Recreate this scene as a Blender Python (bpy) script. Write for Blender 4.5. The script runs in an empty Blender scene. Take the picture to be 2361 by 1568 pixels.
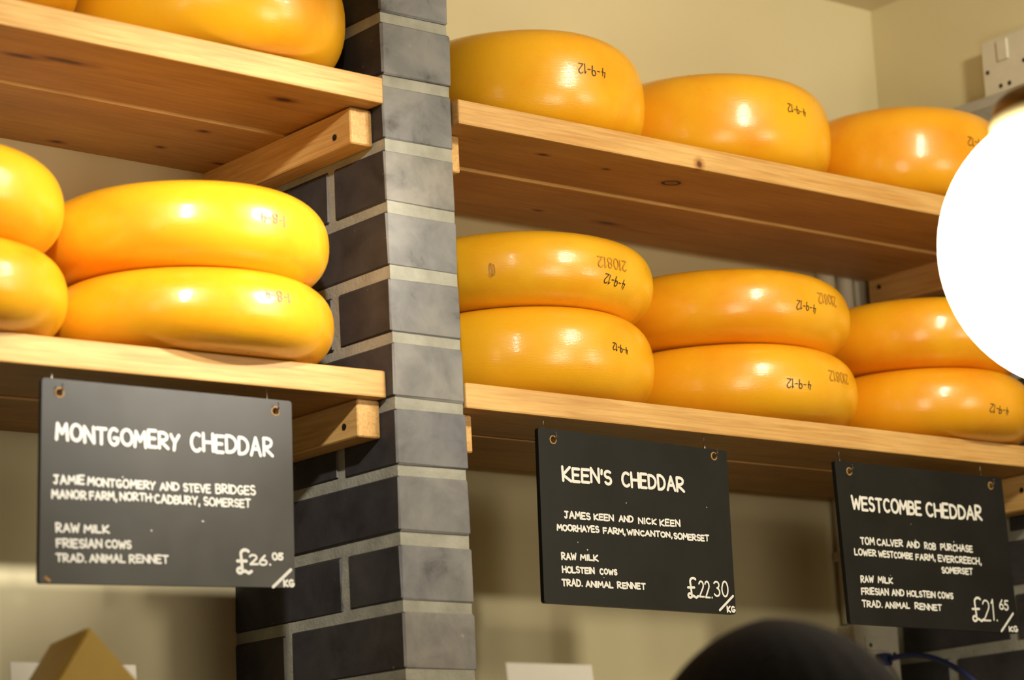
import bpy, bmesh, math, random
from mathutils import Vector, Matrix, noise
random.seed(7)
S = bpy.context.scene
COL = S.collection
Z0 = 1.82                      # floor is world z = 0; builders below use heights measured from Z0
PI = math.pi

# ------------------------------------------------------------------ camera
cam = bpy.data.cameras.new('camera'); camo = bpy.data.objects.new('camera', cam); COL.objects.link(camo)
yaw, pitch, roll = 0.69346, 0.21660, -0.04899
fw = Vector((math.sin(yaw)*math.cos(pitch), math.cos(yaw)*math.cos(pitch), math.sin(pitch)))
r0 = Vector((math.cos(yaw), -math.sin(yaw), 0)); u0 = r0.cross(fw)
rt = math.cos(roll)*r0 + math.sin(roll)*u0
up = -math.sin(roll)*r0 + math.cos(roll)*u0
camo.matrix_world = Matrix(((rt.x, up.x, -fw.x, -1.72242), (rt.y, up.y, -fw.y, -2.28016),
                            (rt.z, up.z, -fw.z, -0.27037+Z0), (0, 0, 0, 1)))
cam.sensor_fit = 'HORIZONTAL'; cam.sensor_width = 23.6; cam.lens = 6068.2/2361*23.6
cam.clip_start = 0.05; cam.clip_end = 50
cam.dof.use_dof = True; cam.dof.focus_distance = 3.12; cam.dof.aperture_fstop = 2.9
S.camera = camo

# ------------------------------------------------------------------ world, lights, exposure
w = bpy.data.worlds.new('world'); S.world = w; w.use_nodes = True
w.node_tree.nodes['Background'].inputs[0].default_value = (1.0, 0.86, 0.64, 1)
w.node_tree.nodes['Background'].inputs[1].default_value = 0.12
S.view_settings.view_transform = 'Standard'; S.view_settings.look = 'None'
S.view_settings.gamma = 1.0; S.view_settings.use_curve_mapping = False
S.view_settings.exposure = 0.0
def spot(name, loc, target, watts, size, blend, col, rad):
    l = bpy.data.lights.new(name, 'SPOT'); o = bpy.data.objects.new(name, l); COL.objects.link(o)
    l.energy = watts; l.spot_size = math.radians(size); l.spot_blend = blend; l.color = col; l.shadow_soft_size = rad
    loc = Vector((loc[0], loc[1], loc[2]+Z0)); t = Vector((target[0], target[1], target[2]+Z0))
    o.location = loc; o.rotation_euler = (t-loc).to_track_quat('-Z', 'Y').to_euler()
    return o
spot('ceiling_spot_a', (-0.95, -1.30, 0.95), (-0.30, 0.03, 0.41), 108, 34, 0.9, (1.0, 0.93, 0.80), 0.034)
spot('ceiling_spot_b', (0.58, -1.25, 0.95), (-0.23, 0.0, 0.455), 170, 22, 1.0, (1.0, 0.92, 0.78), 0.034)
spot('ceiling_spot_c', (0.42, -1.32, 1.0), (0.70, 0.2, 0.56), 58, 66, 0.45, (1.0, 0.90, 0.70), 0.08)
def fill_light(name, loc, watts):                 # unseen fill at globe height, added to brighten walls under the shelves
    l = bpy.data.lights.new(name, 'POINT'); o = bpy.data.objects.new(name, l); COL.objects.link(o)
    l.energy = watts; l.color = (1.0, 0.90, 0.70); l.shadow_soft_size = .132; o.location = (loc[0], loc[1], loc[2]+Z0)
fill_light('fill_light', (-1.60, -1.10, .305), 4.5)
fill_light('fill_light', (1.00, -1.60, .305), 17)

# ------------------------------------------------------------------ material helpers
def newmat(name):
    m = bpy.data.materials.new(name); m.use_nodes = True
    nt = m.node_tree; b = nt.nodes['Principled BSDF']
    return m, nt, b
def nd(nt, t, **kw):
    n = nt.nodes.new(t)
    for k, v in kw.items(): setattr(n, k, v)
    return n
def ramp(nt, src, stops):
    r = nd(nt, 'ShaderNodeValToRGB'); e = r.color_ramp.elements
    while len(e) > 1: e.remove(e[0])
    e[0].position = stops[0][0]; e[0].color = (*stops[0][1], 1)
    for p, c in stops[1:]:
        x = e.new(p); x.color = (*c, 1)
    nt.links.new(src, r.inputs[0]); return r.outputs[0]
def texco(nt, scale=(1, 1, 1), rnd=True, loc=(0, 0, 0)):
    tc = nd(nt, 'ShaderNodeTexCoord'); mp = nd(nt, 'ShaderNodeMapping'); mp.inputs['Scale'].default_value = scale
    mp.inputs['Location'].default_value = loc
    if rnd:
        oi = nd(nt, 'ShaderNodeObjectInfo'); ad = nd(nt, 'ShaderNodeVectorMath', operation='MULTIPLY_ADD')
        cb = nd(nt, 'ShaderNodeCombineXYZ')
        for i in range(3): nt.links.new(oi.outputs['Random'], cb.inputs[i])
        ad.inputs[1].default_value = (13.1, 7.7, 5.3)
        nt.links.new(cb.outputs[0], ad.inputs[0]); nt.links.new(tc.outputs['Object'], ad.inputs[2])
        nt.links.new(ad.outputs[0], mp.inputs[0])
    else: nt.links.new(tc.outputs['Object'], mp.inputs[0])
    return mp.outputs[0]
def nz(nt, vec, scale, detail=4, rough=.55, dist=0):
    n = nd(nt, 'ShaderNodeTexNoise'); n.inputs['Scale'].default_value = scale; n.inputs['Detail'].default_value = detail
    n.inputs['Roughness'].default_value = rough; n.inputs['Distortion'].default_value = dist
    nt.links.new(vec, n.inputs['Vector']); return n.outputs['Fac']
def mix(nt, a, b, fac, mode='MIX'):
    m = nd(nt, 'ShaderNodeMix', data_type='RGBA', blend_type=mode)
    for sock, v in ((m.inputs[6], a), (m.inputs[7], b)):
        if isinstance(v, tuple): sock.default_value = (*v, 1)
        else: nt.links.new(v, sock)
    if isinstance(fac, (int, float)): m.inputs[0].default_value = fac
    else: nt.links.new(fac, m.inputs[0])
    return m.outputs[2]
def bump(nt, b, h, strength, dist):
    n = nd(nt, 'ShaderNodeBump'); n.inputs['Strength'].default_value = strength; n.inputs['Distance'].default_value = dist
    nt.links.new(h, n.inputs['Height']); nt.links.new(n.outputs[0], b.inputs['Normal'])
def mathn(nt, op, a, bb=None):
    n = nd(nt, 'ShaderNodeMath', operation=op)
    for i, v in enumerate((a, bb)):
        if v is None: continue
        if isinstance(v, (int, float)): n.inputs[i].default_value = v
        else: nt.links.new(v, n.inputs[i])
    return n.outputs[0]
def plain(name, col, rough=.5, metal=0, var=0.0, scale=40):
    m, nt, b = newmat(name); b.inputs['Roughness'].default_value = rough; b.inputs['Metallic'].default_value = metal
    v = texco(nt); n = nz(nt, v, scale)
    d = tuple(max(0, c*(1-var)) for c in col); u = tuple(min(1, c*(1+var)) for c in col)
    nt.links.new(ramp(nt, n, [(.3, d), (.7, u)]), b.inputs['Base Color'])
    return m

def m_wood(name, light, dark, knots=(), rough=.55, grain=1.0):
    """pine: grain runs along local X; knots = (x, y, rx, ry, kind) on the local XY face"""
    m, nt, b = newmat(name); b.inputs['Roughness'].default_value = rough
    v = texco(nt, (1.2, 22, 22))
    n1 = nz(nt, v, 3.2, 6, .6, .7)
    v2 = texco(nt, (6, 160, 160)); n2 = nz(nt, v2, 2.0, 3, .6)
    v3 = texco(nt, (1, 3, 3)); n3 = nz(nt, v3, 4, 3)
    c = ramp(nt, n1, [(.30, dark), (.48, light), (.62, tuple(.5*(a+bb) for a, bb in zip(light, dark))), (.75, light)])
    c = mix(nt, c, ramp(nt, n2, [(.35, (.62, .5, .4)), (.6, (1, 1, 1))]), .45*grain, 'MULTIPLY')
    c = mix(nt, c, ramp(nt, n3, [(.35, (.78, .7, .6)), (.65, (1.0, 1.0, 1.0))]), .8, 'MULTIPLY')
    if knots:
        tc = nd(nt, 'ShaderNodeTexCoord'); sp = nd(nt, 'ShaderNodeSeparateXYZ'); nt.links.new(tc.outputs['Object'], sp.inputs[0])
        wob = nz(nt, tc.outputs['Object'], 60, 2)
        for kx, ky, rx, ry, kind in knots:
            dx = mathn(nt, 'DIVIDE', mathn(nt, 'SUBTRACT', sp.outputs[0], kx), rx)
            dy = mathn(nt, 'DIVIDE', mathn(nt, 'SUBTRACT', sp.outputs[2 if kind == 'edge' else 1], ky), ry)
            q2 = mathn(nt, 'ADD', mathn(nt, 'MULTIPLY', dx, dx), mathn(nt, 'MULTIPLY', dy, dy))
            if kind == 'edge':
                dz = mathn(nt, 'DIVIDE', mathn(nt, 'ADD', sp.outputs[1], .010), .008); q2 = mathn(nt, 'ADD', q2, mathn(nt, 'MULTIPLY', dz, dz))
            d = mathn(nt, 'SQRT', q2)
            d = mathn(nt, 'ADD', d, mathn(nt, 'MULTIPLY', mathn(nt, 'SUBTRACT', wob, .5), .5))
            if kind == 'ring': st = [(0, (.5, .42, .34)), (.32, (.75, .68, .6)), (.38, (.03, .02, .015)), (.50, (.03, .02, .015)), (.60, (.8, .72, .62)), (1, (1, 1, 1))]
            else: st = [(0, (.12, .07, .04)), (.28, (.2, .11, .06)), (.5, (.66, .5, .36)), (1, (1, 1, 1))]
            c = mix(nt, c, ramp(nt, mathn(nt, 'MULTIPLY', d, .5), st), 1.0, 'MULTIPLY')
    nt.links.new(c, b.inputs['Base Color']); bump(nt, b, n2, .25, .001)
    return m
WIDE_L, WIDE_D = (.50, .27, .066), (.38, .18, .038)         # wide faces of the planks, browner than the cut edges
PINE_L, PINE_D = (.79, .50, .18), (.66, .35, .09)

def m_cheese(name, base, deep):
    m, nt, b = newmat(name)
    v = texco(nt); n = nz(nt, v, 9, 4, .55, .3); n2 = nz(nt, v, 55, 3)
    c = ramp(nt, n, [(.32, deep), (.52, base), (.75, tuple(min(1, x*1.06) for x in base))])
    c = mix(nt, c, ramp(nt, n2, [(.25, (.9, .8, .65)), (.42, (1, 1, 1))]), .2, 'MULTIPLY')
    v3 = texco(nt, (55, 55, 420)); n3 = nz(nt, v3, 1.6, 4, .65, .5)
    nt.links.new(c, b.inputs['Base Color'])
    nt.links.new(ramp(nt, n2, [(.3, (.38,)*3), (.7, (.27,)*3)]), b.inputs['Roughness'])
    b.inputs['Subsurface Weight'].default_value = .12; b.inputs['Subsurface Radius'].default_value = (.012, .006, .001)
    b.inputs['Subsurface Scale'].default_value = 1.0
    b.inputs['Coat Weight'].default_value = .50; b.inputs['Coat Roughness'].default_value = .07
    bump(nt, b, n3, .12, .002); nt.links.new(b.inputs['Normal'].links[0].from_socket, b.inputs['Coat Normal']); bump(nt, b, n3, .14, .002)
    return m
CHEESE = [m_cheese('cheese_wax', (.90, .45, .012), (.86, .36, .008)), m_cheese('cheese_wax_deep', (.88, .41, .010), (.83, .32, .006)),
          m_cheese('cheese_wax_pale', (.92, .49, .016), (.88, .40, .010))]

def m_brick(name, st):
    m, nt, b = newmat(name); b.inputs['Roughness'].default_value = .68; b.inputs['Specular IOR Level'].default_value = .35
    v = texco(nt); n = nz(nt, v, 20, 5, .6, .3); n2 = nz(nt, v, 90, 4, .6); n4 = nz(nt, v, 5, 2)
    c = ramp(nt, n, st)
    c = mix(nt, c, ramp(nt, n4, [(.3, (.80, .80, .88)), (.7, (1.05, 1.0, .93))]), .8, 'MULTIPLY')
    c = mix(nt, c, (.42, .38, .28), ramp(nt, n2, [(.70, (0, 0, 0)), (.78, (.5, .5, .5))]))
    oi = nd(nt, 'ShaderNodeObjectInfo')
    c = mix(nt, c, ramp(nt, oi.outputs['Random'], [(0, (.82, .82, .84)), (.5, (1, 1, 1)), (1, (1.1, 1.06, 1.0))]), .9, 'MULTIPLY')
    nt.links.new(c, b.inputs['Base Color'])
    bump(nt, b, n2, .35, .0015)
    return m
BRICK = m_brick('brick_burnt_face', [(.25, (.022, .020, .022)), (.42, (.040, .037, .040)), (.60, (.055, .051, .054)), (.80, (.068, .063, .066))])
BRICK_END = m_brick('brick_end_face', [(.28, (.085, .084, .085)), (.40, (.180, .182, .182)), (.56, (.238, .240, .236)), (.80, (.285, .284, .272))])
def m_mortar():
    m, nt, b = newmat('mortar'); b.inputs['Roughness'].default_value = .9
    v = texco(nt, rnd=False); n = nz(nt, v, 30, 5); n2 = nz(nt, v, 260, 4)
    c = ramp(nt, n, [(.3, (.27, .265, .22)), (.6, (.36, .355, .30)), (.8, (.42, .40, .32))])
    nt.links.new(c, b.inputs['Base Color']); bump(nt, b, n2, .6, .002)
    return m
MORTAR = m_mortar()
def m_plaster(name, a, bb):
    m, nt, b = newmat(name); b.inputs['Roughness'].default_value = .6
    v = texco(nt, rnd=False); n = nz(nt, v, 2.2, 4, .5); n2 = nz(nt, v, 180, 3)
    nt.links.new(ramp(nt, n, [(.3, a), (.7, bb)]), b.inputs['Base Color']); bump(nt, b, n2, .05, .001)
    return m
PLASTER = m_plaster('cream_plaster', (.66, .585, .355), (.71, .635, .40))
CEIL = m_plaster('ceiling_plaster', (.66, .58, .40), (.70, .62, .44))
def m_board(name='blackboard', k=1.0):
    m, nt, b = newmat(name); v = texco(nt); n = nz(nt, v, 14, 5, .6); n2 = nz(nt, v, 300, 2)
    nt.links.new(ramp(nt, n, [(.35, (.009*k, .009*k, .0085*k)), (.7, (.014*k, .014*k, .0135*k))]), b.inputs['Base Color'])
    nt.links.new(ramp(nt, n, [(.3, (.42,)*3), (.7, (.52,)*3)]), b.inputs['Roughness']); bump(nt, b, n2, .05, .0005)
    return m
BOARD = m_board(); BOARD.node_tree.nodes['Principled BSDF'].inputs['Specular IOR Level'].default_value = .22
BOARD_GLARE = m_board('blackboard_glare', 2.1)       # left board: glare of the spots painted in as a greyer base colour
CHALK = plain('white_chalk_ink', (.82, .82, .78), .7, 0, .05, 200)
RAWMDF = plain('bare_board_edge', (.42, .24, .09), .8, 0, .3, 300)
INK = plain('black_marker', (.02, .016, .014), .5, 0, .2)
STAMP = plain('faded_stamp_ink', (.50, .25, .020), .6, 0, .35, 400)
PURPLE = plain('purple_marker', (.40, .20, .10), .6, 0, .4, 300)
METAL = plain('hook_steel', (.35, .32, .26), .35, 1.0, .1)
SCREW = plain('screw_dark', (.03, .025, .02), .5, .6, .2)
BRASS = plain('aged_brass', (.22, .13, .045), .38, 1.0, .25, 30)
PLASTIC = plain('white_plastic', (.66, .62, .50), .4, 0, .04)
PLASTICD = plain('grey_plastic', (.40, .39, .34), .45, 0, .08)
BLUE = plain('blue_cable', (.02, .03, .13), .45, 0, .1)
CARD = plain('white_card', (.75, .74, .70), .7, 0, .02)
DARKHOLE = plain('dark_hole', (.015, .013, .012), .9)

# ------------------------------------------------------------------ mesh helpers
def finish(name, bm, mat, parent=None, smooth=False, kind=None):
    me = bpy.data.meshes.new(name); bm.to_mesh(me); bm.free()
    for m in (mat if isinstance(mat, (list, tuple)) else [mat]): me.materials.append(m)
    if smooth:
        for p in me.polygons: p.use_smooth = True
    o = bpy.data.objects.new(name, me); COL.objects.link(o)
    if parent: o.parent = parent
    if kind: o['kind'] = kind
    return o
def tag(o, label, cat, group=None, kind=None):
    o['label'] = label
    if cat: o['category'] = cat
    if group: o['group'] = group
    if kind: o['kind'] = kind
    return o
def thing(name, loc, label, cat, group=None, rot=(0, 0, 0)):
    o = bpy.data.objects.new(name, None); COL.objects.link(o); o.empty_display_size = .05
    o.location = (loc[0], loc[1], loc[2]+Z0); o.rotation_euler = rot
    return tag(o, label, cat, group)
def box_bm(x0, x1, y0, y1, z0, z1, bev=0.0, seg=1, bm=None, jit=0.0):
    b = bmesh.new(); bmesh.ops.create_cube(b, size=1)
    for v in b.verts:
        v.co = Vector(((x0+x1)/2+v.co.x*(x1-x0), (y0+y1)/2+v.co.y*(y1-y0), (z0+z1)/2+v.co.z*(z1-z0)))
    if bev: bmesh.ops.bevel(b, geom=list(b.edges), offset=bev, segments=seg, affect='EDGES', profile=.5)
    if jit:
        for v in b.verts: v.co += Vector([random.uniform(-jit, jit) for _ in range(3)])
    if bm is None: return b
    me = bpy.data.meshes.new('tmp'); b.to_mesh(me); b.free(); bm.from_mesh(me); bpy.data.meshes.remove(me)
    return bm
def lathe_bm(prof, n=48, cap0=True, cap1=True, bm=None, origin=(0, 0, 0)):
    b = bm or bmesh.new(); O = Vector(origin); rings = []
    for r, z in prof:
        rings.append([b.verts.new(O+Vector((r*math.cos(2*PI*i/n), r*math.sin(2*PI*i/n), z))) for i in range(n)])
    for a, c in zip(rings, rings[1:]):
        for i in range(n): b.faces.new((a[i], a[(i+1) % n], c[(i+1) % n], c[i]))
    if cap0: b.faces.new(rings[0][::-1])
    if cap1: b.faces.new(rings[-1])
    return b
def tube_bm(pts, rad, n=10, bm=None):
    b = bm or bmesh.new(); pts = [Vector(p) for p in pts]; rings = []
    for i, p in enumerate(pts):
        d = (pts[min(i+1, len(pts)-1)]-pts[max(i-1, 0)]).normalized()
        q = d.to_track_quat('Z', 'Y'); r = rad[i] if isinstance(rad, (list, tuple)) else rad
        rings.append([b.verts.new(p+q@Vector((r*math.cos(2*PI*k/n), r*math.sin(2*PI*k/n), 0))) for k in range(n)])
    for a, c in zip(rings, rings[1:]):
        for i in range(n): b.faces.new((a[i], a[(i+1) % n], c[(i+1) % n], c[i]))
    b.faces.new(rings[0][::-1]); b.faces.new(rings[-1])
    return b

# ------------------------------------------------------------------ hand-lettering stroke font
def arc(cx, cy, rx, ry, a0, a1, n=9):
    return [(cx+rx*math.cos(math.radians(a0+(a1-a0)*i/(n-1))), cy+ry*math.sin(math.radians(a0+(a1-a0)*i/(n-1)))) for i in range(n)]
G = {
 'A': (.66, [[(0, 0), (.33, 1), (.66, 0)], [(.12, .36), (.55, .36)]]),
 'B': (.56, [[(0, 0), (0, 1)], [(0, 1)]+arc(.24, .77, .26, .23, 90, -90, 7)+[(0, .54)], [(0, .54)]+arc(.26, .27, .30, .27, 90, -90, 7)+[(0, 0)]]),
 'C': (.60, [arc(.34, .5, .33, .5, 52, 312, 13)]),
 'D': (.62, [[(0, 0), (0, 1)], [(0, 1)]+arc(.16, .5, .46, .5, 90, -90, 11)+[(0, 0)]]),
 'E': (.52, [[(.52, 1), (0, 1), (0, 0), (.52, 0)], [(0, .52), (.44, .52)]]),
 'F': (.50, [[(.5, 1), (0, 1), (0, 0)], [(0, .52), (.42, .52)]]),
 'G': (.64, [arc(.34, .5, .33, .5, 52, 330, 13)+[(.62, .42), (.36, .42)]]),
 'H': (.60, [[(0, 0), (0, 1)], [(.6, 0), (.6, 1)], [(0, .5), (.6, .5)]]),
 'I': (.06, [[(.03, 0), (.03, 1)]]),
 'J': (.52, [[(.05, 1), (.52, 1)], [(.32, 1), (.32, .25)]+arc(.16, .2, .16, .2, 0, -160, 6)]),
 'K': (.58, [[(0, 0), (0, 1)], [(.55, 1), (0, .42), (.58, 0)]]),
 'L': (.50, [[(0, 1), (0, 0), (.5, 0)]]),
 'M': (.74, [[(0, 0), (.08, 1), (.37, .38), (.66, 1), (.74, 0)]]),
 'N': (.60, [[(0, 0), (0, 1), (.6, 0), (.6, 1)]]),
 'O': (.68, [arc(.34, .5, .34, .5, 90, 450, 17)]),
 'P': (.54, [[(0, 0), (0, 1)], [(0, 1)]+arc(.24, .74, .30, .26, 90, -90, 7)+[(0, .48)]]),
 'R': (.58, [[(0, 0), (0, 1)], [(0, 1)]+arc(.24, .75, .29, .25, 90, -90, 7)+[(0, .5), (.58, 0)]]),
 'S': (.52, [arc(.27, .75, .24, .25, 40, 255, 9)+arc(.27, .26, .25, .26, 80, -150, 9)]),
 'T': (.60, [[(0, 1), (.6, 1)], [(.3, 1), (.3, 0)]]),
 'U': (.58, [[(0, 1), (0, .3)]+arc(.29, .3, .29, .3, 180, 360, 9)+[(.58, 1)]]),
 'V': (.58, [[(0, 1), (.29, 0), (.58, 1)]]),
 'W': (.82, [[(0, 1), (.2, 0), (.41, .75), (.62, 0), (.82, 1)]]),
 'Y': (.58, [[(0, 1), (.3, .5), (.58, 1)], [(.3, .5), (.24, 0)]]),
 'H2': (.6, []),
 '0': (.54, [arc(.27, .5, .27, .5, 90, 450, 15)]),
 '1': (.14, [[(0, .82), (.12, 1), (.12, 0)]]),
 '2': (.52, [arc(.25, .74, .25, .26, 160, -35, 8)+[(0, 0), (.54, 0)]]),
 '3': (.50, [arc(.22, .77, .24, .23, 150, -80, 8)+arc(.2, .28, .28, .28, 80, -150, 9)]),
 '4': (.54, [[(.12, 1), (0, .42), (.5, .42)], [(.36, .85), (.34, 0)]]),
 '5': (.52, [[(.5, 1), (.08, 1), (.04, .58)]+arc(.22, .32, .28, .30, 110, -150, 10)]),
 '6': (.52, [[(.4, 1), (.12, .6)]+arc(.26, .27, .26, .27, 165, -195, 13)]),
 '8': (.5, [arc(.25, .75, .2, .24, 270, -90, 11)+arc(.25, .26, .25, .26, 90, 450, 11)]),
 '9': (.5, [arc(.25, .72, .23, .28, 0, 360, 11)+[(.44, 0)]]),
 '-': (.36, [[(.02, .48), (.34, .48)]]),
 '.': (.10, [[(.04, .02), (.06, .0)]]),
 ',': (.12, [[(.08, .06), (.02, -.22)]]),
 "'": (.08, [[(.05, 1.04), (.03, .76)]]),
 '/': (1.0, [[(0, 0), (1, 1)]]),
 '£': (.72, [arc(.46, .82, .22, .18, 40, 185, 8)+[(.26, .5), (.27, .28)]+arc(.15, .11, .13, .11, 20, 330, 10)+[(.4, .10), (.58, .0), (.72, .08)], [(.06, .52), (.5, .52)]]),
}
def word_strokes(txt, p, q, cap, rnd, slash=False):
    """polylines of a word whose baseline runs p -> q (2-D)"""
    gap = .20; tot = 0
    for i, ch in enumerate(txt): tot += G[ch][0]+(gap if i else 0)
    p = Vector(p); q = Vector(q); ax = (q-p)/tot; up_ = Vector((-(q-p).y, (q-p).x)).normalized()*cap
    x = 0; out = []
    for i, ch in enumerate(txt):
        wd, st = G[ch]
        sx = 1+rnd.uniform(-.05, .05); dy = rnd.uniform(-.05, .05); sh = rnd.uniform(-.05, .05); sy = 1+rnd.uniform(-.07, .05)
        if len(txt) == 1: sx = sy = 1; dy = sh = 0
        for pl in st:
            out.append([p+ax*(x+(a*sx+sh*(b-.5)*.5))+up_*(b*sy+dy) for a, b in pl])
        x += wd+gap
    return out
def ribbon(strokes, wd, mapf, bm, n=8):
    """flat strokes with round ends, mapped on a surface by mapf(u, v)"""
    lay = [0]
    def put(cs):                                   # overlapping dabs of ink lie a hair above one another
        lay[0] = (lay[0]+1) % 40
        bm.faces.new([bm.verts.new(mapf(c[0], c[1], lay[0]*1.2e-5)) for c in cs])
    def disc(c): put([(c.x+wd/2*math.cos(2*PI*k/n), c.y+wd/2*math.sin(2*PI*k/n)) for k in range(n)])
    for pl in strokes:
        pl = [Vector(a) for a in pl]; disc(pl[0])
        for a, b in zip(pl, pl[1:]):
            d = b-a
            if d.length < 1e-6: continue
            s = Vector((-d.y, d.x)).normalized()*wd/2
            put([(c.x, c.y) for c in (a-s, b-s, b+s, a+s)])
            disc(b)
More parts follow.
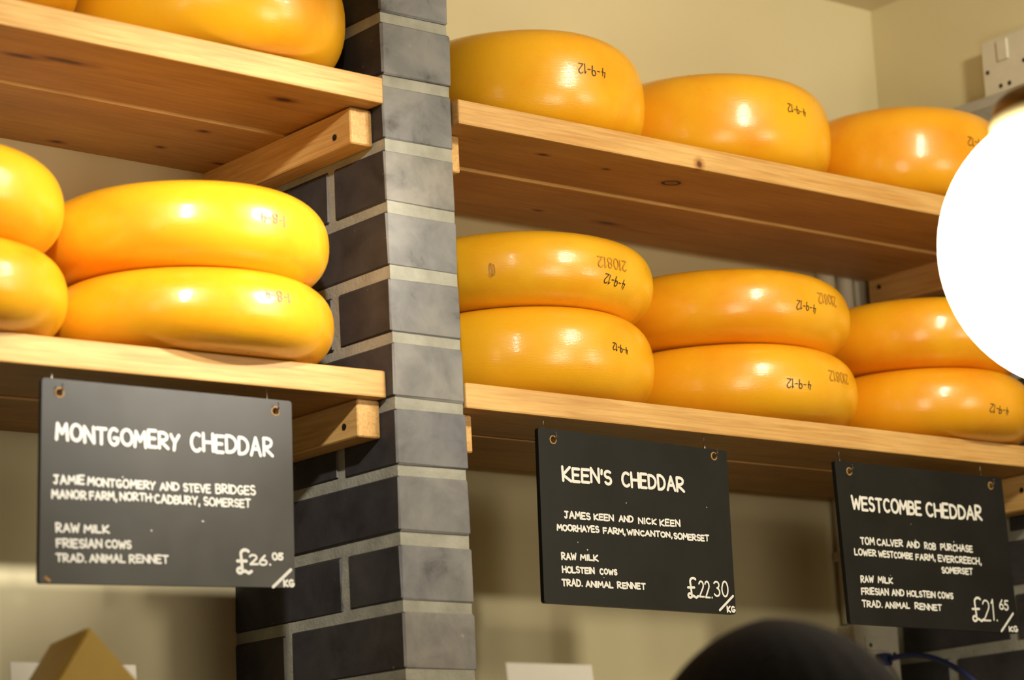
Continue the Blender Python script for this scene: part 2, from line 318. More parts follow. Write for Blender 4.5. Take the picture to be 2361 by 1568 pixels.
SIGNS={
 'M':dict(o=(-0.4354,0.2832),c=[(0.0, 0.0), (0.3026, 0.0018), (0.2998, -0.1997), (-0.0056, -0.2079)],h=[(0.0196, -0.0138), (0.2814, -0.0109)],w=[
  ('MONTGOMERY',(0.014, -0.0634),(0.1609, -0.0631),0.0188,1),
  ('CHEDDAR',(0.1728, -0.0626),(0.2771, -0.0611),0.0203,1),
  ('JAMIE',(0.0112, -0.1079),(0.0471, -0.1062),0.0095,0),
  ('MONTGOMERY',(0.05, -0.107),(0.1301, -0.1063),0.0091,0),
  ('AND',(0.1349, -0.1064),(0.1586, -0.1055),0.0090,0),
  ('STEVE',(0.163, -0.1061),(0.1972, -0.1051),0.0094,0),
  ('BRIDGES',(0.2026, -0.1051),(0.2529, -0.104),0.0104,0),
  ('MANOR',(0.0089, -0.1228),(0.049, -0.1213),0.0094,0),
  ('FARM,',(0.052, -0.1211),(0.0848, -0.12),0.0091,0),
  ('NORTH',(0.0873, -0.1201),(0.1247, -0.1185),0.0089,0),
  ('CADBURY,',(0.1281, -0.1198),(0.1836, -0.1187),0.0093,0),
  ('SOMERSET',(0.1875, -0.1192),(0.2461, -0.1179),0.0094,0),
  ('RAW',(0.0134, -0.1565),(0.0403, -0.1555),0.0098,0),
  ('MILK',(0.0452, -0.1552),(0.075, -0.1539),0.0087,0),
  ('FRIESIAN',(0.0137, -0.1716),(0.0664, -0.1697),0.0094,0),
  ('COWS',(0.0698, -0.1695),(0.1002, -0.1684),0.0088,0),
  ('TRAD.',(0.013, -0.186),(0.0481, -0.1848),0.0089,0),
  ('ANIMAL',(0.051, -0.1847),(0.0932, -0.1833),0.0087,0),
  ('RENNET',(0.0971, -0.1831),(0.1439, -0.1818),0.0091,0),
  ('£',(0.2254, -0.1888),(0.2466, -0.1879),0.0269,0),
  ('26.',(0.2427, -0.1787),(0.2704, -0.1774),0.0118,0),
  ('05',(0.2712, -0.1723),(0.2862, -0.1716),0.0084,0),
  ('/',(0.2705, -0.2013),(0.2971, -0.2002),0.0206,1),
  ('KG',(0.2848, -0.1999),(0.299, -0.1994),0.0084,0),
 ]),
 'K':dict(o=(0.2118,0.2843),c=[(0.0, 0.0), (0.301, -0.0057), (0.2988, -0.2069), (-0.0036, -0.204)],h=[(0.0221, -0.0131), (0.2791, -0.0137)],w=[
  ("KEEN'S",(0.0325, -0.0611),(0.1098, -0.0609),0.0180,1),
  ('CHEDDAR',(0.1245, -0.0624),(0.2258, -0.062),0.0187,1),
  ('JAMES',(0.0326, -0.1048),(0.0728, -0.1045),0.0089,0),
  ('KEEN',(0.0778, -0.1042),(0.1087, -0.104),0.0082,0),
  ('AND',(0.1169, -0.1041),(0.1399, -0.1039),0.0079,0),
  ('NICK',(0.1475, -0.1048),(0.1773, -0.1045),0.0080,0),
  ('KEEN',(0.1817, -0.1054),(0.2154, -0.1047),0.0087,0),
  ('MOORHAYES',(0.0205, -0.1197),(0.0852, -0.1191),0.0081,0),
  ('FARM,',(0.091, -0.1194),(0.1267, -0.1191),0.0079,0),
  ('WINCANTON,',(0.1284, -0.1194),(0.2014, -0.1188),0.0074,0),
  ('SOMERSET',(0.2029, -0.12),(0.2612, -0.12),0.0080,0),
  ('RAW',(0.0251, -0.1535),(0.0482, -0.1527),0.0088,0),
  ('MILK',(0.0535, -0.1529),(0.0815, -0.1527),0.0078,0),
  ('HOLSTEIN',(0.0251, -0.1687),(0.0747, -0.1676),0.0080,0),
  ('COWS',(0.0821, -0.1678),(0.11, -0.1677),0.0073,0),
  ('TRAD.',(0.0237, -0.1842),(0.0555, -0.1834),0.0088,0),
  ('ANIMAL',(0.0597, -0.1837),(0.1024, -0.1831),0.0077,0),
  ('RENNET',(0.1084, -0.1833),(0.1534, -0.1826),0.0081,0),
  ('£',(0.2194, -0.1907),(0.2387, -0.19),0.0258,0),
  ('22.',(0.2388, -0.1883),(0.2616, -0.1883),0.0204,0),
  ('30',(0.2641, -0.1865),(0.2883, -0.1861),0.0202,0),
  ('/',(0.2706, -0.2038),(0.2972, -0.2029),0.0193,1),
  ('KG',(0.2836, -0.205),(0.2977, -0.2049),0.0081,0),
 ]),
 'W':dict(o=(0.7029,0.2806),c=[(0.0, 0.0), (0.3227, -0.0002), (0.3298, -0.2108), (0.0068, -0.2079)],h=[(0.0257, -0.0124), (0.2989, -0.013)],w=[
  ('WESTCOMBE',(0.0245, -0.0622),(0.1565, -0.0626),0.0194,1),
  ('CHEDDAR',(0.1644, -0.0622),(0.2755, -0.0627),0.0199,1),
  ('TOM',(0.036, -0.1066),(0.0622, -0.1061),0.0097,0),
  ('CALVER',(0.0661, -0.1059),(0.1154, -0.1054),0.0092,0),
  ('AND',(0.1222, -0.1055),(0.1471, -0.1055),0.0087,0),
  ('ROB',(0.1561, -0.106),(0.1785, -0.1064),0.0093,0),
  ('PURCHASE',(0.1871, -0.1059),(0.2504, -0.1059),0.0094,0),
  ('LOWER',(0.0233, -0.1208),(0.0636, -0.1202),0.0091,0),
  ('WESTCOMBE',(0.0673, -0.1206),(0.1323, -0.121),0.0086,0),
  ('FARM,',(0.1374, -0.1213),(0.1761, -0.1209),0.0087,0),
  ('EVERCREECH,',(0.1806, -0.1214),(0.2663, -0.1215),0.0094,0),
  ('SOMERSET',(0.1855, -0.1362),(0.2466, -0.1356),0.0087,0),
  ('RAW',(0.031, -0.1551),(0.0548, -0.1545),0.0091,0),
  ('MILK',(0.0627, -0.1542),(0.0908, -0.154),0.0085,0),
  ('FRIESIAN',(0.0304, -0.1705),(0.0814, -0.1695),0.0090,0),
  ('AND',(0.0866, -0.1699),(0.1102, -0.1696),0.0085,0),
  ('HOLSTEIN',(0.1153, -0.1698),(0.1696, -0.1694),0.0086,0),
  ('COWS',(0.1741, -0.1696),(0.2043, -0.1699),0.0087,0),
  ('TRAD.',(0.0301, -0.1865),(0.0678, -0.1861),0.0090,0),
  ('ANIMAL',(0.0722, -0.186),(0.1194, -0.1853),0.0085,0),
  ('RENNET',(0.1283, -0.1856),(0.1803, -0.1858),0.0086,0),
  ('£',(0.2377, -0.1982),(0.2621, -0.1974),0.0329,0),
  ('21.',(0.2606, -0.1962),(0.2899, -0.1957),0.0282,0),
  ('65',(0.2942, -0.1805),(0.3132, -0.1804),0.0137,0),
  ('/',(0.2935, -0.2097),(0.3231, -0.2088),0.0256,1),
  ('KG',(0.31, -0.2092),(0.3279, -0.2091),0.0080,0),
 ]),
}

# ================================================================== the setting
def struct(name, bm, mat, label):
    o = finish(name, bm, mat); o['kind'] = 'structure'; o['label'] = label
    return o
def zbox(x0, x1, y0, y1, z0, z1, **k): return box_bm(x0, x1, y0, y1, z0+Z0, z1+Z0, **k)
struct('floor', zbox(-3.2, 1.3, -4.2, .45, -Z0-.05, -Z0), plain('floor_screed', (.22, .19, .15), .6, 0, .15, 6), 'grey shop floor below the counter')
struct('wall_back', zbox(-3.2, 1.32, .33, .45, -Z0, 1.16), PLASTER, 'cream plaster wall behind the cheese shelves')
struct('wall_right', zbox(1.2, 1.32, -4.2, .33, -Z0, 1.16), PLASTER, 'cream plaster side wall with the switch box')
def ceiling_bm():
    b = zbox(-3.2, 1.32, -4.2, .45, 1.075, 1.16)
    return b
struct('ceiling', ceiling_bm(), CEIL, 'cream plaster ceiling')

# ------------------------------------------------------------------ brick piers, every brick a part
def brick_pier(name, label, x0, x1, y0, y1, zlo, zhi, joints_even, joints_odd):
    t = thing(name, (x0, y0, zlo), label, 'pillar')
    W_, D_ = x1-x0, y1-y0; mj = .013
    # mortar core, its face set back from the bricks, built as a fine grid so the joints are uneven
    b = box_bm(.0022, W_-.0022, .0022, D_, 0, zhi-zlo)
    bmesh.ops.subdivide_edges(b, edges=[e for e in b.edges if abs(e.verts[0].co.z-e.verts[1].co.z) > .1], cuts=int((zhi-zlo)/.012), use_grid_fill=True)
    for v in b.verts:
        k = noise.noise(Vector((x0*7+v.co.x*9, v.co.y*9, v.co.z*60)))
        if v.co.x < .01: v.co.x += k*.0012
        if v.co.x > W_-.01: v.co.x += k*.0016
        if v.co.y < .01: v.co.y += k*.0012
    finish('mortar', b, MORTAR, t)
    k0 = math.ceil(zlo/.075-.001); k1 = math.floor((zhi+.004)/.075)
    for k in range(k0, k1+1):
        za = k*.075; zb = min(za+.062, zhi)
        if zb-za < .02: continue
        js = joints_odd if k % 2 else joints_even
        ys = [0.0]+[j for j in js]+[D_+mj]
        for a, c in zip(ys, ys[1:]):
            if c-mj-a < .02: continue
            dx = random.uniform(-.0012, .0012); dy = random.uniform(-.0015, .001) if a == 0 else 0
            ry = a+dy if a == 0 else a
            bb = box_bm(dx*.5, W_+dx, ry, c-mj, za-zlo+random.uniform(-.001, .001), zb-zlo+random.uniform(-.001, .0015), bev=.0022, jit=.0007)
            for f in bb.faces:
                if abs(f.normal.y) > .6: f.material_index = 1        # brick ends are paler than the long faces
            o = finish('brick', bb, [BRICK, BRICK_END], t)
    return t
brick_pier('brick_pillar', 'dark blue-grey brick pillar standing between the two shelf bays', 0, .1, 0, .33, -Z0+.001, 1.072, [.228], [.113, ])
brick_pier('brick_pier', 'black shadowed brick pier at the right end of the shelves', 1.142, 1.245-.047, -.115, .33, -Z0+.001, .838, [.115, .343], [.228, .443])
# (the pier carries a grey trunking strip on its ledge)
t = thing('cable_trunking', (1.142, -.112, .840), 'grey trunking strip along the ledge above the black brick pier', 'trunking')
finish('trunking_body', box_bm(0, .03, 0, .44, -.002, .012, bev=.0015), PLASTICD, t)
finish('trunking_lid', box_bm(.004, .026, 0, .44, .0115, .0165, bev=.001), PLASTICD, t)

# ------------------------------------------------------------------ shelves: planks are parts
def shelf(name, label, origin, tilt, planks, x0, x1, knots):
    t = thing(name, origin, label, 'shelf', 'pine wall shelves', rot=(0, tilt, 0))
    for i, (ya, yb, ztop, th) in enumerate(planks):
        m = m_wood(name+'_pine', PINE_L, PINE_D, knots[i] if i < len(knots) else ())
        b = box_bm(x0, x1, ya, yb, ztop-th, ztop, bev=.0022, seg=2)
        m2 = m_wood(name+'_pine_face', WIDE_L, WIDE_D, knots[i] if i < len(knots) else ())
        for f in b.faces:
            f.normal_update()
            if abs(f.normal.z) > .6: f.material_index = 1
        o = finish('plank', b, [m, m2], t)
    return t
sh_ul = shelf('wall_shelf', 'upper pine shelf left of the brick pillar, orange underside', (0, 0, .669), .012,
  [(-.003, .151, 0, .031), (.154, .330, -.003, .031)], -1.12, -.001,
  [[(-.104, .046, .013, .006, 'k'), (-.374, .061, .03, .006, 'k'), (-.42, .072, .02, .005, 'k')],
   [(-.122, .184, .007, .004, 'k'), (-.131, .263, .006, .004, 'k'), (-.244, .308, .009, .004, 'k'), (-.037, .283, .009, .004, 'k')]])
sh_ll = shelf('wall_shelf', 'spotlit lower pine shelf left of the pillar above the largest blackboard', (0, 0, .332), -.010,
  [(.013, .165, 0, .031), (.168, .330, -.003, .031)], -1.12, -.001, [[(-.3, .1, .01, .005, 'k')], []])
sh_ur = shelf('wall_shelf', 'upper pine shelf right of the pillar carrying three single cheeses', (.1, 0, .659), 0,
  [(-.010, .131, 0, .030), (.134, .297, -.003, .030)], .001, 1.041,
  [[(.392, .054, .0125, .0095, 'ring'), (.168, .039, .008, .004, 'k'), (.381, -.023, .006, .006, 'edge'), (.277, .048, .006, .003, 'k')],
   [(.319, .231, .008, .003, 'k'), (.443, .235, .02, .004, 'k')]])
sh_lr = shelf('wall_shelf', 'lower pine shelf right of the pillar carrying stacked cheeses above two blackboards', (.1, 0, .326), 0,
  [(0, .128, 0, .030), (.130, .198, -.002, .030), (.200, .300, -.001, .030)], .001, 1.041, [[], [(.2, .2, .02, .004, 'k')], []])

# ------------------------------------------------------------------ battens under the shelf ends
def batten(label, x0, x1, y0, y1, z0, z1, side, screws):
    t = thing('shelf_batten', ((x0+x1)/2, y0, z0), label, 'bracket', 'battens carrying the shelf ends')
    t.rotation_euler = (0, 0, PI/2)          # grain (local X) runs into the wall
    L = y1-y0; w2 = (x1-x0)/2
    m = m_wood('batten_pine', PINE_L, PINE_D, (), .55)
    finish('batten_bar', box_bm(0, L, -w2, w2, 0, z1-z0, bev=.0015), m, t)
    for (sy, sz) in screws:
        b = bmesh.new(); lathe_bm([(.0001, 0), (.0035, 0), (.0038, .0012), (.0018, .0006), (.0001, .0004)], 12, bm=b)
        o = finish('screw', b, SCREW, t)
        o.location = (sy-y0, w2+.0 if side < 0 else -w2, sz-z0); o.rotation_euler = (-PI/2 if side < 0 else PI/2, 0, 0)
    return t
batten('pine batten against the brick under the upper left shelf end', -.031, 0, .022, .33, .594, .6365, -1, [(.052, .608)])
batten('half-lit pine batten against the brick behind the largest blackboard', -.031, 0, .028, .33, .258, .3005, -1, [(.053, .273)])
batten('sliver of pine batten on the pillar under the upper right shelf', .1, .132, .030, .297, .584, .6285, -1, [])
batten('sliver of pine batten on the pillar under the lower right shelf', .1, .132, .030, .30, .252, .2955, -1, [])
batten('pine batten on the black pier beside the white globe lamp', 1.109, 1.142, .030, .297, .584, .6285, -1, [(.275, .613)])
batten('pine batten on the black pier at the right edge behind the third blackboard', 1.109, 1.142, .030, .30, .246, .2955, -1, [(.043, .274)])

# ------------------------------------------------------------------ cheeses
def cheese(label, group, cx, cy, z, r, h, b, mat, marks=(), tilt=0, n=2.3, seed=0):
    t = thing('round_cheese', (cx, cy, z), label, 'cheese', group, rot=(0, tilt, 0))
    rr = random.Random(seed); ph = [rr.uniform(0, 6.28) for _ in range(4)]
    def eps(a, zz): return .0012*math.sin(2*a+ph[0])+.0008*math.sin(3*a+ph[1])+.0007*math.sin(5*a+ph[2])*(zz/h)
    def rho(zz):
        k = min(1, abs(2*zz/h-1)); return (r-b)+b*(1-k**n)**(1/n)
    bm = bmesh.new(); N = 96; M = 30; rings = []
    for j in range(M+1):
        a = -PI/2+PI*j/M; s = math.sin(a); c = math.cos(a)
        zz = h/2+h/2*math.copysign(abs(s)**(2/n), s); ro = (r-b)+b*abs(c)**(2/n)
        rings.append([bm.verts.new(((ro+eps(2*PI*i/N, zz))*math.cos(2*PI*i/N), (ro+eps(2*PI*i/N, zz))*math.sin(2*PI*i/N), zz)) for i in range(N)])
    for A, B in zip(rings, rings[1:]):
        for i in range(N): bm.faces.new((A[i], A[(i+1) % N], B[(i+1) % N], B[i]))
    bm.faces.new(rings[0][::-1]); bm.faces.new(rings[-1])
    finish('waxed_body', bm, mat, t, smooth=True)
    for (txt, ang, zz, width, cap, stroke, ink, rot) in marks:
        rnd = random.Random(seed*31+len(txt)); st = word_strokes(txt, (-width/2, -cap/2), (width/2, -cap/2), cap, rnd)
        ca, sa = math.cos(rot), math.sin(rot); a0 = math.radians(ang)
        def mp(u, v, l):
            u2 = u*ca-v*sa; v2 = u*sa+v*ca
            zq = zz+v2; ro = rho(zq)+.0005+l; a = a0+u2/ro; ro += eps(a, zq)
            return Vector((ro*math.cos(a), ro*math.sin(a), zq))
        bb = bmesh.new(); ribbon(st, stroke, mp, bb, 6)
        o = finish('date_mark' if ink is not STAMP else 'stamp_mark', bb, ink, t)
    return t
UP = PI                                    # the dates are written upside down
def date(ang, zz, wd=.034, cap=.0105, rot=UP, st=.0011): return ("4-9-12", ang, zz, wd, cap, st, INK, rot)
def stamp(ang, zz, wd=.048, cap=.0125, rot=UP): return ("210812", ang, zz, wd, cap, .0016, STAMP, rot)
c0, c1, c2 = CHEESE
gl, gr, gu = 'cheeses on the lower left shelf', 'cheeses on the lower right shelf', 'cheeses on the upper right shelf'
cheese('large cheese on the upper left shelf, cut off by the top of the picture', 'cheeses on the upper left shelf', -.163, .112, .6705, .158, .130, .060, c0, tilt=.012, seed=1)
cheese('barely visible cheese in the top left corner on the upper left shelf', 'cheeses on the upper left shelf', -.492, .135, .6745, .157, .130, .060, c1, tilt=.012, seed=2)
cheese('glossy spotlit cheese, bottom of the stack above the largest blackboard', gl, -.199, .111, .3310, .162, .089, .056, c0,
       [("1-8-4", 275.1, .0522, .034, .011, .0016, PURPLE, UP)], tilt=-.010, seed=3)
cheese('glossy spotlit cheese, top of the stack above the largest blackboard', gl, -.200, .113, .4200, .163, .095, .056, c2,
       [("1-8-4", 274.2, .0469, .034, .011, .0016, PURPLE, UP)], tilt=-.010, seed=4)
cheese('bottom cheese of the stack cut by the left picture edge', gl, -.523, .118, .3270, .157, .095, .056, c0, tilt=-.010, seed=5)
cheese('top cheese of the stack cut by the left picture edge', gl, -.524, .118, .4220, .157, .097, .056, c2, tilt=-.010, seed=6)
cheese('cheese against the pillar on the upper right shelf', gu, .326, .148, .659, .158, .133, .062, c0, n=2.55, marks=[date(265.2, .0708, .040, .012, UP-.05)], seed=7)
cheese('middle cheese of three on the upper right shelf', gu, .653, .154, .659, .168, .131, .062, c0, n=2.55, marks=[date(272.3, .0748, .033, .011, UP-.08)], seed=8)
cheese('cheese half hidden by the globe lamp on the upper right shelf', gu, .982, .112, .659, .156, .132, .062, c1, n=2.55, marks=[date(268.8, .0710, .040, .012, UP-.08)], seed=9)
cheese('bottom cheese of the stack beside the pillar on the lower right shelf', gr, .304, .148, .326, .165, .113, .052, c0, [date(277.7, .0584, .026, .0085, UP-.1)], seed=10)
cheese('top cheese of the stack beside the pillar with stamped digits', gr, .305, .148, .4385, .168, .092, .052, c2,
       [date(276.8, .0275, .036, .0105, UP-.1), stamp(275.1, .0480), ("8", 221.3, .0362, .016, .006, .0012, STAMP, UP+PI/2)], seed=11)
cheese('bottom cheese of the middle stack on the lower right shelf', gr, .651, .152, .326, .175, .102, .055, c0, [date(260.2, .0415, .036, .011, UP-.05), stamp(285.6, .0578, .048, .013)], seed=12)
cheese('top cheese of the middle stack on the lower right shelf', gr, .650, .150, .4275, .173, .098, .055, c0, [date(267.4, .0416, .033, .011, UP-.1), stamp(282.0, .0564, .042, .013)], seed=13)
cheese('bottom cheese of the rightmost stack at the right picture edge', gr, .985, .108, .326, .156, .098, .055, c1, [date(264.7, .0336, .034, .010, UP-.1)], seed=14)
cheese('top cheese of the rightmost stack under the globe lamp', gr, .985, .112, .4235, .155, .098, .055, c0, [], seed=15)

# ------------------------------------------------------------------ blackboards hung on hooks
YB = .008; TH = .006
def sign(key, name_label, seed):
    D = SIGNS[key]; ox, oz = D['o']; rnd = random.Random(seed)
    t = thing('price_blackboard', (ox, YB, oz), name_label, 'sign', 'hanging price blackboards')
    bm = bmesh.new(); edges = []
    def loop(pts):
        vs = [bm.verts.new((x, 0, z)) for x, z in pts]
        edges.extend(bm.edges.new((vs[i], vs[(i+1) % len(vs)])) for i in range(len(vs)))
    # rounded outer corners
    cs = D['c']; outer = []
    for i in range(4):
        p0 = Vector(cs[i-1]); p = Vector(cs[i]); p1 = Vector(cs[(i+1) % 4]); rad = .004
        a = p+(p0-p).normalized()*rad; c = p+(p1-p).normalized()*rad
        for k in range(5):
            s = k/4; outer.append(tuple((1-s)**2*a+2*s*(1-s)*p+s*s*c))
    loop(outer)
    for hx, hz in D['h']: loop([(hx+.0042*math.cos(2*PI*i/14), hz+.0042*math.sin(2*PI*i/14)) for i in range(14)])
    bmesh.ops.triangle_fill(bm, use_beauty=True, edges=edges)
    for f in bm.faces: f.normal_update()
    ext = bmesh.ops.extrude_face_region(bm, geom=list(bm.faces))
    for v in ext['geom']:
        if isinstance(v, bmesh.types.BMVert): v.co.y += TH
    bmesh.ops.recalc_face_normals(bm, faces=bm.faces)
    for f in bm.faces:
        c = f.calc_center_median()
        if abs(f.normal.y) < .5 and any((c.x-hx)**2+(c.z-hz)**2 < .005**2 for hx, hz in D['h']): f.material_index = 1
    finish('board', bm, [BOARD_GLARE if key == 'M' else BOARD, RAWMDF], t)
    for hx, hz in D['h']:                      # worn raw rim round each hole
        b = bmesh.new(); lathe_bm([(.0040, 0), (.0040, .0005), (.0052, .0004), (.0054, 0)], 14, False, False, b)
        o = finish('hole_rim', b, RAWMDF, t); o.location = (hx, 0, hz); o.rotation_euler = (PI/2, 0, 0)
    groups = {'title_lettering': [], 'lettering': [], 'price_lettering': []}; price = False
    for (txt, p, q, cap, big) in D['w']:
        if txt == '£': price = True
        groups['price_lettering' if price else ('title_lettering' if big else 'lettering')].append((txt, p, q, cap, big))
    for nm, ws in groups.items():
        b = bmesh.new()
        for (txt, p, q, cap, big) in ws:
            if nm == 'title_lettering': wd = .0036
            elif nm == 'lettering': wd = .0021
            else: wd = .0030 if txt in '£/' else .0022
            if nm == 'price_lettering' and key == 'M': wd *= 1.15
            ins = wd*.4
            d = (Vector(q)-Vector(p)).normalized()*ins
            ribbon(word_strokes(txt, Vector(p)+d, Vector(q)-d, cap-wd*.7, rnd), wd, lambda u, v, l: Vector((u, -.0004-l, v+wd*.35)), b)
        o = finish(nm, b, CHALK, t)
    # specks and worn corners
    for i in range(5):
        b = bmesh.new(); lathe_bm([(.0001, 0), (.0012*rnd.uniform(.4, 1), .0002), (.0001, .0004)], 6, False, False, b)
        o = finish('chalk_speck', b, CHALK, t); o.rotation_euler = (PI/2, 0, 0)
        o.location = (rnd.uniform(.04, .27), -.0002, rnd.uniform(-.19, -.07))
    return t
sg_m = sign('M', 'largest hanging blackboard left of the pillar, price £26.05', 21)
sg_k = sign('K', 'blackboard right of the pillar under the middle shelf, price £22.30', 22)
sg_w = sign('W', 'blackboard at the far right under the shelf, price £21.65', 23)
b = box_bm(-.004, .004, -.0008, .001, -.002, .002, bev=.0007)
o = finish('worn_corner', b, RAWMDF, sg_m); o.location = (.0035, 0, -.2035); o.rotation_euler = (0, math.radians(32), 0)

def hooks(key, sh, hs):
    D = SIGNS[key]; ox, oz = D['o']
    for (hx, hz), ztop in zip(D['h'], hs):
        x = ox+hx; zc = oz+hz
        pts = [(x, .0235, ztop+.004), (x, .0235, zc+.012), (x, .0225, zc+.004), (x, .018, zc-.0015), (x, .010, zc-.0022), (x, .004, zc-.001), (x, .0015, zc+.003), (x, .002, zc+.008)]
        b = tube_bm([Vector((a, c, d+Z0)) for a, c, d in pts], .0011, 8)
        o = finish('cup_hook', b, METAL); 
        bpy.context.view_layer.update()
        o.parent = sh; o.matrix_parent_inverse = sh.matrix_world.inverted()
        o['label'] = 'small steel hook holding the blackboard'
hooks('M', sh_ll, (.297, .299)); hooks('K', sh_lr, (.296, .296)); hooks('W', sh_lr, (.296, .296))

# ------------------------------------------------------------------ globe pendant
t = thing('globe_pendant', (.172, -.824, .305), 'glowing white glass globe pendant lamp with brass cap', 'lamp')
m, nt, bs = newmat('lit_opal_glass'); bs.inputs['Base Color'].default_value = (.9, .88, .8, 1); bs.inputs['Roughness'].default_value = .2
bs.inputs['Emission Color'].default_value = (1.0, .88, .68, 1); bs.inputs['Emission Strength'].default_value = 12.0
GLOW = m
R_ = .132; prof = []
for i in range(33):
    a = -PI/2+(PI/2+math.acos(.073/R_))*i/32; prof.append((max(.0005, R_*math.cos(a)), R_*math.sin(a)))
finish('glass_globe', lathe_bm(prof, 64, True, False), GLOW, t, smooth=True)
finish('glass_lip', lathe_bm([(.0715, .1090), (.0765, .112), (.0768, .121), (.074, .124), (.070, .123)], 64, False, False), plain('opal_lip', (.85, .74, .42), .25, 0, .03), t, smooth=True)
finish('brass_cap', lathe_bm([(.0695, .117), (.0722, .121), (.0726, .131), (.0700, .138), (.064, .143), (.042, .151), (.018, .156), (.012, .160)], 64, False, True), BRASS, t, smooth=True)
for k in range(3):
    a = math.radians(205+k*120)
    b = bmesh.new(); lathe_bm([(.0001, 0), (.004, 0), (.0055, .006), (.004, .011), (.0001, .012)], 12, bm=b)
    o = finish('thumb_screw', b, BRASS, t, smooth=True); o.location = (.0722*math.cos(a), .0722*math.sin(a), .131); o.rotation_euler = (0, PI/2, a)
finish('rod', tube_bm([(0, 0, .15), (0, 0, .762)], .006, 12), BRASS, t, smooth=True)
finish('ceiling_rose', lathe_bm([(.008, .735), (.03, .740), (.05, .755), (.052, .7695)], 32, True, True), BRASS, t, smooth=True)

# ------------------------------------------------------------------ electrics on the walls
t = thing('switch_box', (1.2, .048, .900), 'white surface-mounted switch box on the side wall above the pier', 'switch')
t.rotation_euler = (0, 0, -PI/2)             # local -Y faces the room (world -X), local X runs along world -Y
finish('back_box', box_bm(-.043, .043, -.028, 0, -.045, .045, bev=.003, seg=2), PLASTIC, t)
fp = finish('face_plate', box_bm(-.044, .044, -.036, -.028, -.046, .046, bev=.003, seg=2), PLASTIC, t)
finish('rocker', box_bm(-.012, .008, -.0395, -.035, .008, .040, bev=.0015), PLASTIC, fp)
for (x, z) in ((-.034, -.002), (.034, -.002)):
    b = lathe_bm([(.0001, 0), (.0034, 0), (.0030, .0008), (.0001, .0010)], 12)
    o = finish('plate_screw', b, SCREW, fp); o.location = (x, -.036, z); o.rotation_euler = (PI/2, 0, 0)
for x in (-.012, .004):
    b = lathe_bm([(.0001, 0), (.0036, 0), (.0030, .0008), (.0001, .0010)], 12)
    o = finish('indicator', b, SCREW, fp); o.location = (x, -.036, -.028); o.rotation_euler = (PI/2, 0, 0)

t = thing('socket_box', (1.067, .33, .070), 'white surface-mounted socket box low on the back wall under the third blackboard', 'socket')
finish('back_box', box_bm(-.044, .044, -.028, 0, -.046, .046, bev=.003, seg=2), PLASTIC, t)
fp = finish('face_plate', box_bm(-.045, .045, -.036, -.028, -.047, .047, bev=.003, seg=2), PLASTIC, t)
finish('plate_hatch', box_bm(-.028, .022, -.038, -.035, .008, .029, bev=.001), PLASTIC, fp)
for (x, z) in ((-.017, .016), (.032, .004)):
    b = lathe_bm([(.0001, 0), (.0034, 0), (.0030, .0008), (.0001, .0010)], 12)
    o = finish('plate_screw', b, SCREW, fp); o.location = (x, -.0375, z); o.rotation_euler = (PI/2, 0, 0)
pts = []
for i in range(15):
    s = i/14; pts.append((1.068+.058*s, .280-.17*s, .0645+Z0+.012*math.sin(s*3.1)-.10*s*s))
e = Vector(pts[-1])                                # then it drops to the floor
for i in range(1, 20):
    s = i/19; pts.append((e.x, e.y-.03*math.sin(min(1, s*2)*PI/2), e.z*(1-s)+.006*s-.0*s))
o = finish('blue_cable', tube_bm(pts, .0042, 10), BLUE, None, smooth=True)
tag(o, 'dark blue cable plugged into the low socket box', 'cable')
plug = finish('cable_plug', box_bm(1.058, 1.078, .276, .294, .056+Z0, .074+Z0, bev=.003), BLUE, o)
def pipe(name, x, rad, z0, z1, label, mat=PLASTIC):
    t = thing(name, (x, .33-rad, z0), label, 'pipe', 'white conduits on the back wall')
    finish('tube', lathe_bm([(rad, 0), (rad, z1-z0)], 20), mat, t, smooth=False)
    for z in (.09, .42):
        if z < z1-z0: finish('clip', box_bm(-rad-.002, rad+.002, -rad*.6, rad, z, z+.014, bev=.002), mat, t)
    return t
pipe('conduit', 1.040, .0135, .118, .655, 'left one of two round white conduits in the shelf corner')
pipe('conduit', 1.080, .0125, .118, .655, 'right one of two round white conduits in the shelf corner')
t = thing('mini_trunking', (1.112, .33, .118), 'narrow flat white trunking beside the round conduits', 'trunking')
finish('trunking_body', box_bm(-.010, .010, -.012, 0, 0, .535, bev=.001), PLASTIC, t)
finish('trunking_lid', box_bm(-.0105, .0105, -.014, -.0115, 0, .535, bev=.0008), PLASTIC, t)

# ------------------------------------------------------------------ display counter with wedge and cards
t = thing('display_counter', (-.45, -.23, -Z0), 'tall wooden display counter in front of the wall, below the picture', 'counter')
cw = m_wood('counter_pine', (.40, .25, .12), (.28, .15, .06))
CT = Z0-.165
finish('counter_top', box_bm(-.72, .72, -.29, .26, CT-.035, CT, bev=.003), cw, t)
for i in range(6): finish('front_panel', box_bm(-.70+i*.2335, -.70+(i+1)*.2335-.004, -.27, -.245, .08, CT-.035, bev=.002), cw, t)
for sx in (-.70, .68): finish('side_panel', box_bm(sx, sx+.02, -.245, .25, 0, CT-.035, bev=.002), cw, t)
finish('plinth', box_bm(-.69, .69, -.24, -.22, 0, .08), cw, t)

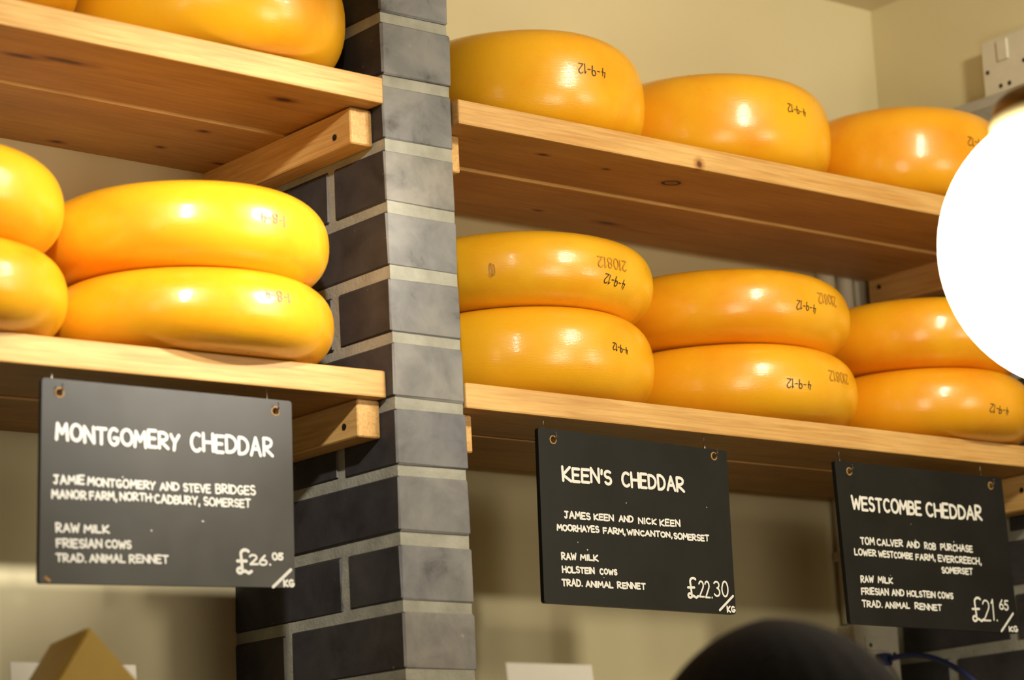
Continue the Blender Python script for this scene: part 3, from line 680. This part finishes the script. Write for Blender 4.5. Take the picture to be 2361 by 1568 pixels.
# wedge: a triangular prism standing on its rind, point up
t = thing('cheese_wedge', (-.497, -.183, -.165), 'cut wedge of yellow cheese standing point up before the left wall', 'cheese')
wm, nt, bs = newmat('cut_cheese'); bs.inputs['Roughness'].default_value = .5
v = texco(nt); n = nz(nt, v, 12, 4); nt.links.new(ramp(nt, n, [(.3, (.50, .32, .025)), (.7, (.58, .38, .04))]), bs.inputs['Base Color'])
bs.inputs['Subsurface Weight'].default_value = .1; bs.inputs['Subsurface Radius'].default_value = (.01, .006, .002)
bm = bmesh.new(); Hh = .175
F = [bm.verts.new(p) for p in ((0, 0, Hh), (-.119, 0, 0), (.180, 0, 0))]
Bk = [bm.verts.new(p) for p in ((.026, .115, Hh-.002), (-.093, .115, 0), (.206, .115, 0))]
bm.faces.new(F); bm.faces.new(Bk[::-1])
for i in range(3): bm.faces.new((F[i], Bk[i], Bk[(i+1) % 3], F[(i+1) % 3]))
bmesh.ops.recalc_face_normals(bm, faces=bm.faces)
bmesh.ops.bevel(bm, geom=list(bm.edges), offset=.0025, segments=2, affect='EDGES')
finish('cut_body', bm, wm, t)
finish('rind', box_bm(-.117, .178, -.0012, .114, 0, .004, bev=.001), CHEESE[1], t)

def card(label, x0, x1, y, ztop, rx=-.10):
    t = thing('price_card', ((x0+x1)/2, y, -.165), label, 'card', 'white cards on the counter', rot=(rx, 0, 0))
    hw = (x1-x0)/2; hh = (ztop+.165)/math.cos(rx)
    finish('card_sheet', box_bm(-hw, hw, -.0015, 0, .002, hh, bev=.0004), CARD, t)
    finish('card_holder', box_bm(-hw*.5, hw*.5, -.010, .008, 0, .010, bev=.002), PLASTICD, t)
card('white card behind the yellow cheese wedge', -.470, -.328, .0, -.002)
card('blurred white card at the bottom right of the brick pillar', -.144, -.036, -.36, -.033)

# ------------------------------------------------------------------ customer in a dark knitted hat
P0 = Vector((-.220, -.794, 0)); TOP = Z0-.045            # crown of the hat
def capsule(bm, a, b, ra, rb, n=16, m=5):
    a = Vector(a); b = Vector(b); d = (b-a); q = d.to_track_quat('Z', 'Y'); L = d.length; prof = []
    for i in range(m+1): s = PI/2*i/m; prof.append((ra*math.sin(s), -ra*math.cos(s)))
    for i in range(m+1): s = PI/2*i/m; prof.append((rb*math.cos(s), L+rb*math.sin(s)))
    rings = []
    for r, z in prof:
        r = max(r, .0004); rings.append([bm.verts.new(a+q@Vector((r*math.cos(2*PI*i/n), r*math.sin(2*PI*i/n), z))) for i in range(n)])
    for A, B in zip(rings, rings[1:]):
        for i in range(n): bm.faces.new((A[i], A[(i+1) % n], B[(i+1) % n], B[i]))
    bm.faces.new(rings[0][::-1]); bm.faces.new(rings[-1])
def ell(bm, c, rx, ry, rz, n=24):
    r = bmesh.ops.create_uvsphere(bm, u_segments=n, v_segments=n//2, radius=1)
    for v in r['verts']: v.co = Vector((c[0]+v.co.x*rx, c[1]+v.co.y*ry, c[2]+v.co.z*rz))
# local frame: person faces local +Y; origin on the floor
Hd = TOP-.118                                             # head centre height
skin = plain('skin', (.55, .33, .23), .5, 0, .06, 20)
coat = plain('dark_coat', (.030, .030, .036), .85, 0, .25, 120)
trs = plain('dark_trousers', (.025, .027, .035), .85, 0, .2, 90)
person = finish('person', (lambda b: (
    ell(b, (0, 0, Hd), .074, .093, .112), ell(b, (0, .030, Hd-.065), .052, .060, .055), ell(b, (0, .096, Hd-.022), .012, .016, .020),
    capsule(b, (0, .088, Hd+.015), (0, .100, Hd-.02), .009, .012, 10), ell(b, (0, .090, Hd-.062), .024, .008, .007), ell(b, (0, .080, Hd-.092), .022, .020, .018),
    [ell(b, (s*.077, -.006, Hd-.010), .010, .020, .032, 12) for s in (-1, 1)], [ell(b, (s*.031, .083, Hd+.006), .014, .010, .008, 12) for s in (-1, 1)],
    capsule(b, (0, -.012, Hd-.20), (0, -.004, Hd-.06), .060, .055), capsule(b, (-.13, -.012, Hd-.265), (.13, -.012, Hd-.265), .062, .062),
    capsule(b, (0, 0, Hd-.34), (0, 0, Hd-.60), .135, .125), [capsule(b, (s*.07, 0, Hd-.34), (s*.06, 0, Hd-.66), .10, .105) for s in (-1, 1)],
    [(capsule(b, (s*.185, -.01, Hd-.27), (s*.215, -.02, Hd-.56), .050, .040), capsule(b, (s*.215, -.02, Hd-.56), (s*.20, .05, Hd-.79), .040, .027),
      ell(b, (s*.198, .065, Hd-.845), .018, .036, .045, 12),
      [capsule(b, (s*.198, .045+.015*k, Hd-.875), (s*.196, .055+.016*k, Hd-.925-(.012 if k in (1, 2) else 0)), .0085, .007, 8, 3) for k in range(4)],
      capsule(b, (s*.190, .085, Hd-.835), (s*.180, .115, Hd-.875), .010, .008, 8, 3)) for s in (-1, 1)],
    [(capsule(b, (s*.085, 0, Hd-.72), (s*.095, .01, .50), .088, .058), capsule(b, (s*.095, .01, .50), (s*.10, -.01, .09), .056, .038),
      capsule(b, (s*.10, -.03, .045), (s*.11, .15, .035), .042, .034)) for s in (-1, 1)],
    b)[-1])(bmesh.new()), skin, None, smooth=True)
rm = person.modifiers.new('remesh', 'REMESH'); rm.mode = 'VOXEL'; rm.voxel_size = .007; rm.use_smooth_shade = True
sm = person.modifiers.new('smooth', 'SMOOTH'); sm.iterations = 4
person.location = P0; person.rotation_euler = (0, 0, -math.radians(100))
tag(person, 'person in a dark rounded knitted hat, seen blurred at the bottom edge', 'person')
def garment(name, fn, mat):
    b = bmesh.new(); fn(b); o = finish(name, b, mat, person, smooth=True)
    r = o.modifiers.new('remesh', 'REMESH'); r.mode = 'VOXEL'; r.voxel_size = .009; r.use_smooth_shade = True
    s = o.modifiers.new('smooth', 'SMOOTH'); s.iterations = 3
    return o
def f_coat(b):
    capsule(b, (-.13, -.012, Hd-.265), (.13, -.012, Hd-.265), .074, .074); capsule(b, (0, -.012, Hd-.24), (0, -.010, Hd-.165), .085, .070)
    capsule(b, (0, 0, Hd-.34), (0, 0, Hd-.70), .150, .150)
    for s in (-1, 1):
        capsule(b, (s*.07, 0, Hd-.34), (s*.065, 0, Hd-.72), .115, .122)
        capsule(b, (s*.185, -.01, Hd-.27), (s*.215, -.02, Hd-.56), .064, .053); capsule(b, (s*.215, -.02, Hd-.56), (s*.202, .043, Hd-.765), .052, .040)
def f_trs(b):
    capsule(b, (-.05, 0, Hd-.78), (.05, 0, Hd-.78), .115, .115)
    for s in (-1, 1):
        capsule(b, (s*.085, 0, Hd-.74), (s*.095, .01, .50), .102, .072); capsule(b, (s*.095, .01, .50), (s*.10, -.01, .12), .071, .058)
garment('coat', f_coat, coat); garment('trousers', f_trs, trs)
# hat: a ribbed dome pulled over the ears, with a turned-up cuff
hm, nt, bs = newmat('dark_knit'); bs.inputs['Roughness'].default_value = .95
tc = nd(nt, 'ShaderNodeTexCoord'); n = nz(nt, tc.outputs['Object'], 220, 3)
nt.links.new(ramp(nt, n, [(.3, (.009, .008, .009)), (.7, (.018, .016, .018))]), bs.inputs['Base Color'])
bs.inputs['Specular IOR Level'].default_value = .15
bump(nt, bs, n, .4, .002)
bm = bmesh.new(); NH = 96; rings = []
for j in range(22):
    s = j/21; a = PI/2*(1-s*1.0); k = math.cos(a)
    zz = .118*math.sin(a)**1.0-.028*s
    row = []
    for i in range(NH):
        th = 2*PI*i/NH; rib = 1+.006*math.cos(th*24)*min(1, k*1.4)
        x = (.002+.110*k**.92)*rib*math.cos(th); y = (.002+.122*k**.92)*rib*math.sin(th)
        row.append(bm.verts.new((x, y-.006, zz)))
    rings.append(row)
for A, B in zip(rings, rings[1:]):
    for i in range(NH): bm.faces.new((A[i], B[i], B[(i+1) % NH], A[(i+1) % NH]))
bm.faces.new(rings[0])
hat = finish('knitted_hat', bm, hm, person, smooth=True); hat.location = (0, 0, Hd); hat.rotation_euler = (math.radians(6), 0, 0)
bm = lathe_bm([(.111, -.036), (.116, -.030), (.117, -.004), (.114, .003), (.109, .001)], 96, False, False)
for v in bm.verts:
    v.co.y *= 1.11; v.co.y -= .006
cf = finish('hat_cuff', bm, hm, hat, smooth=True)
so = cf.modifiers.new('solid', 'SOLIDIFY'); so.thickness = .004
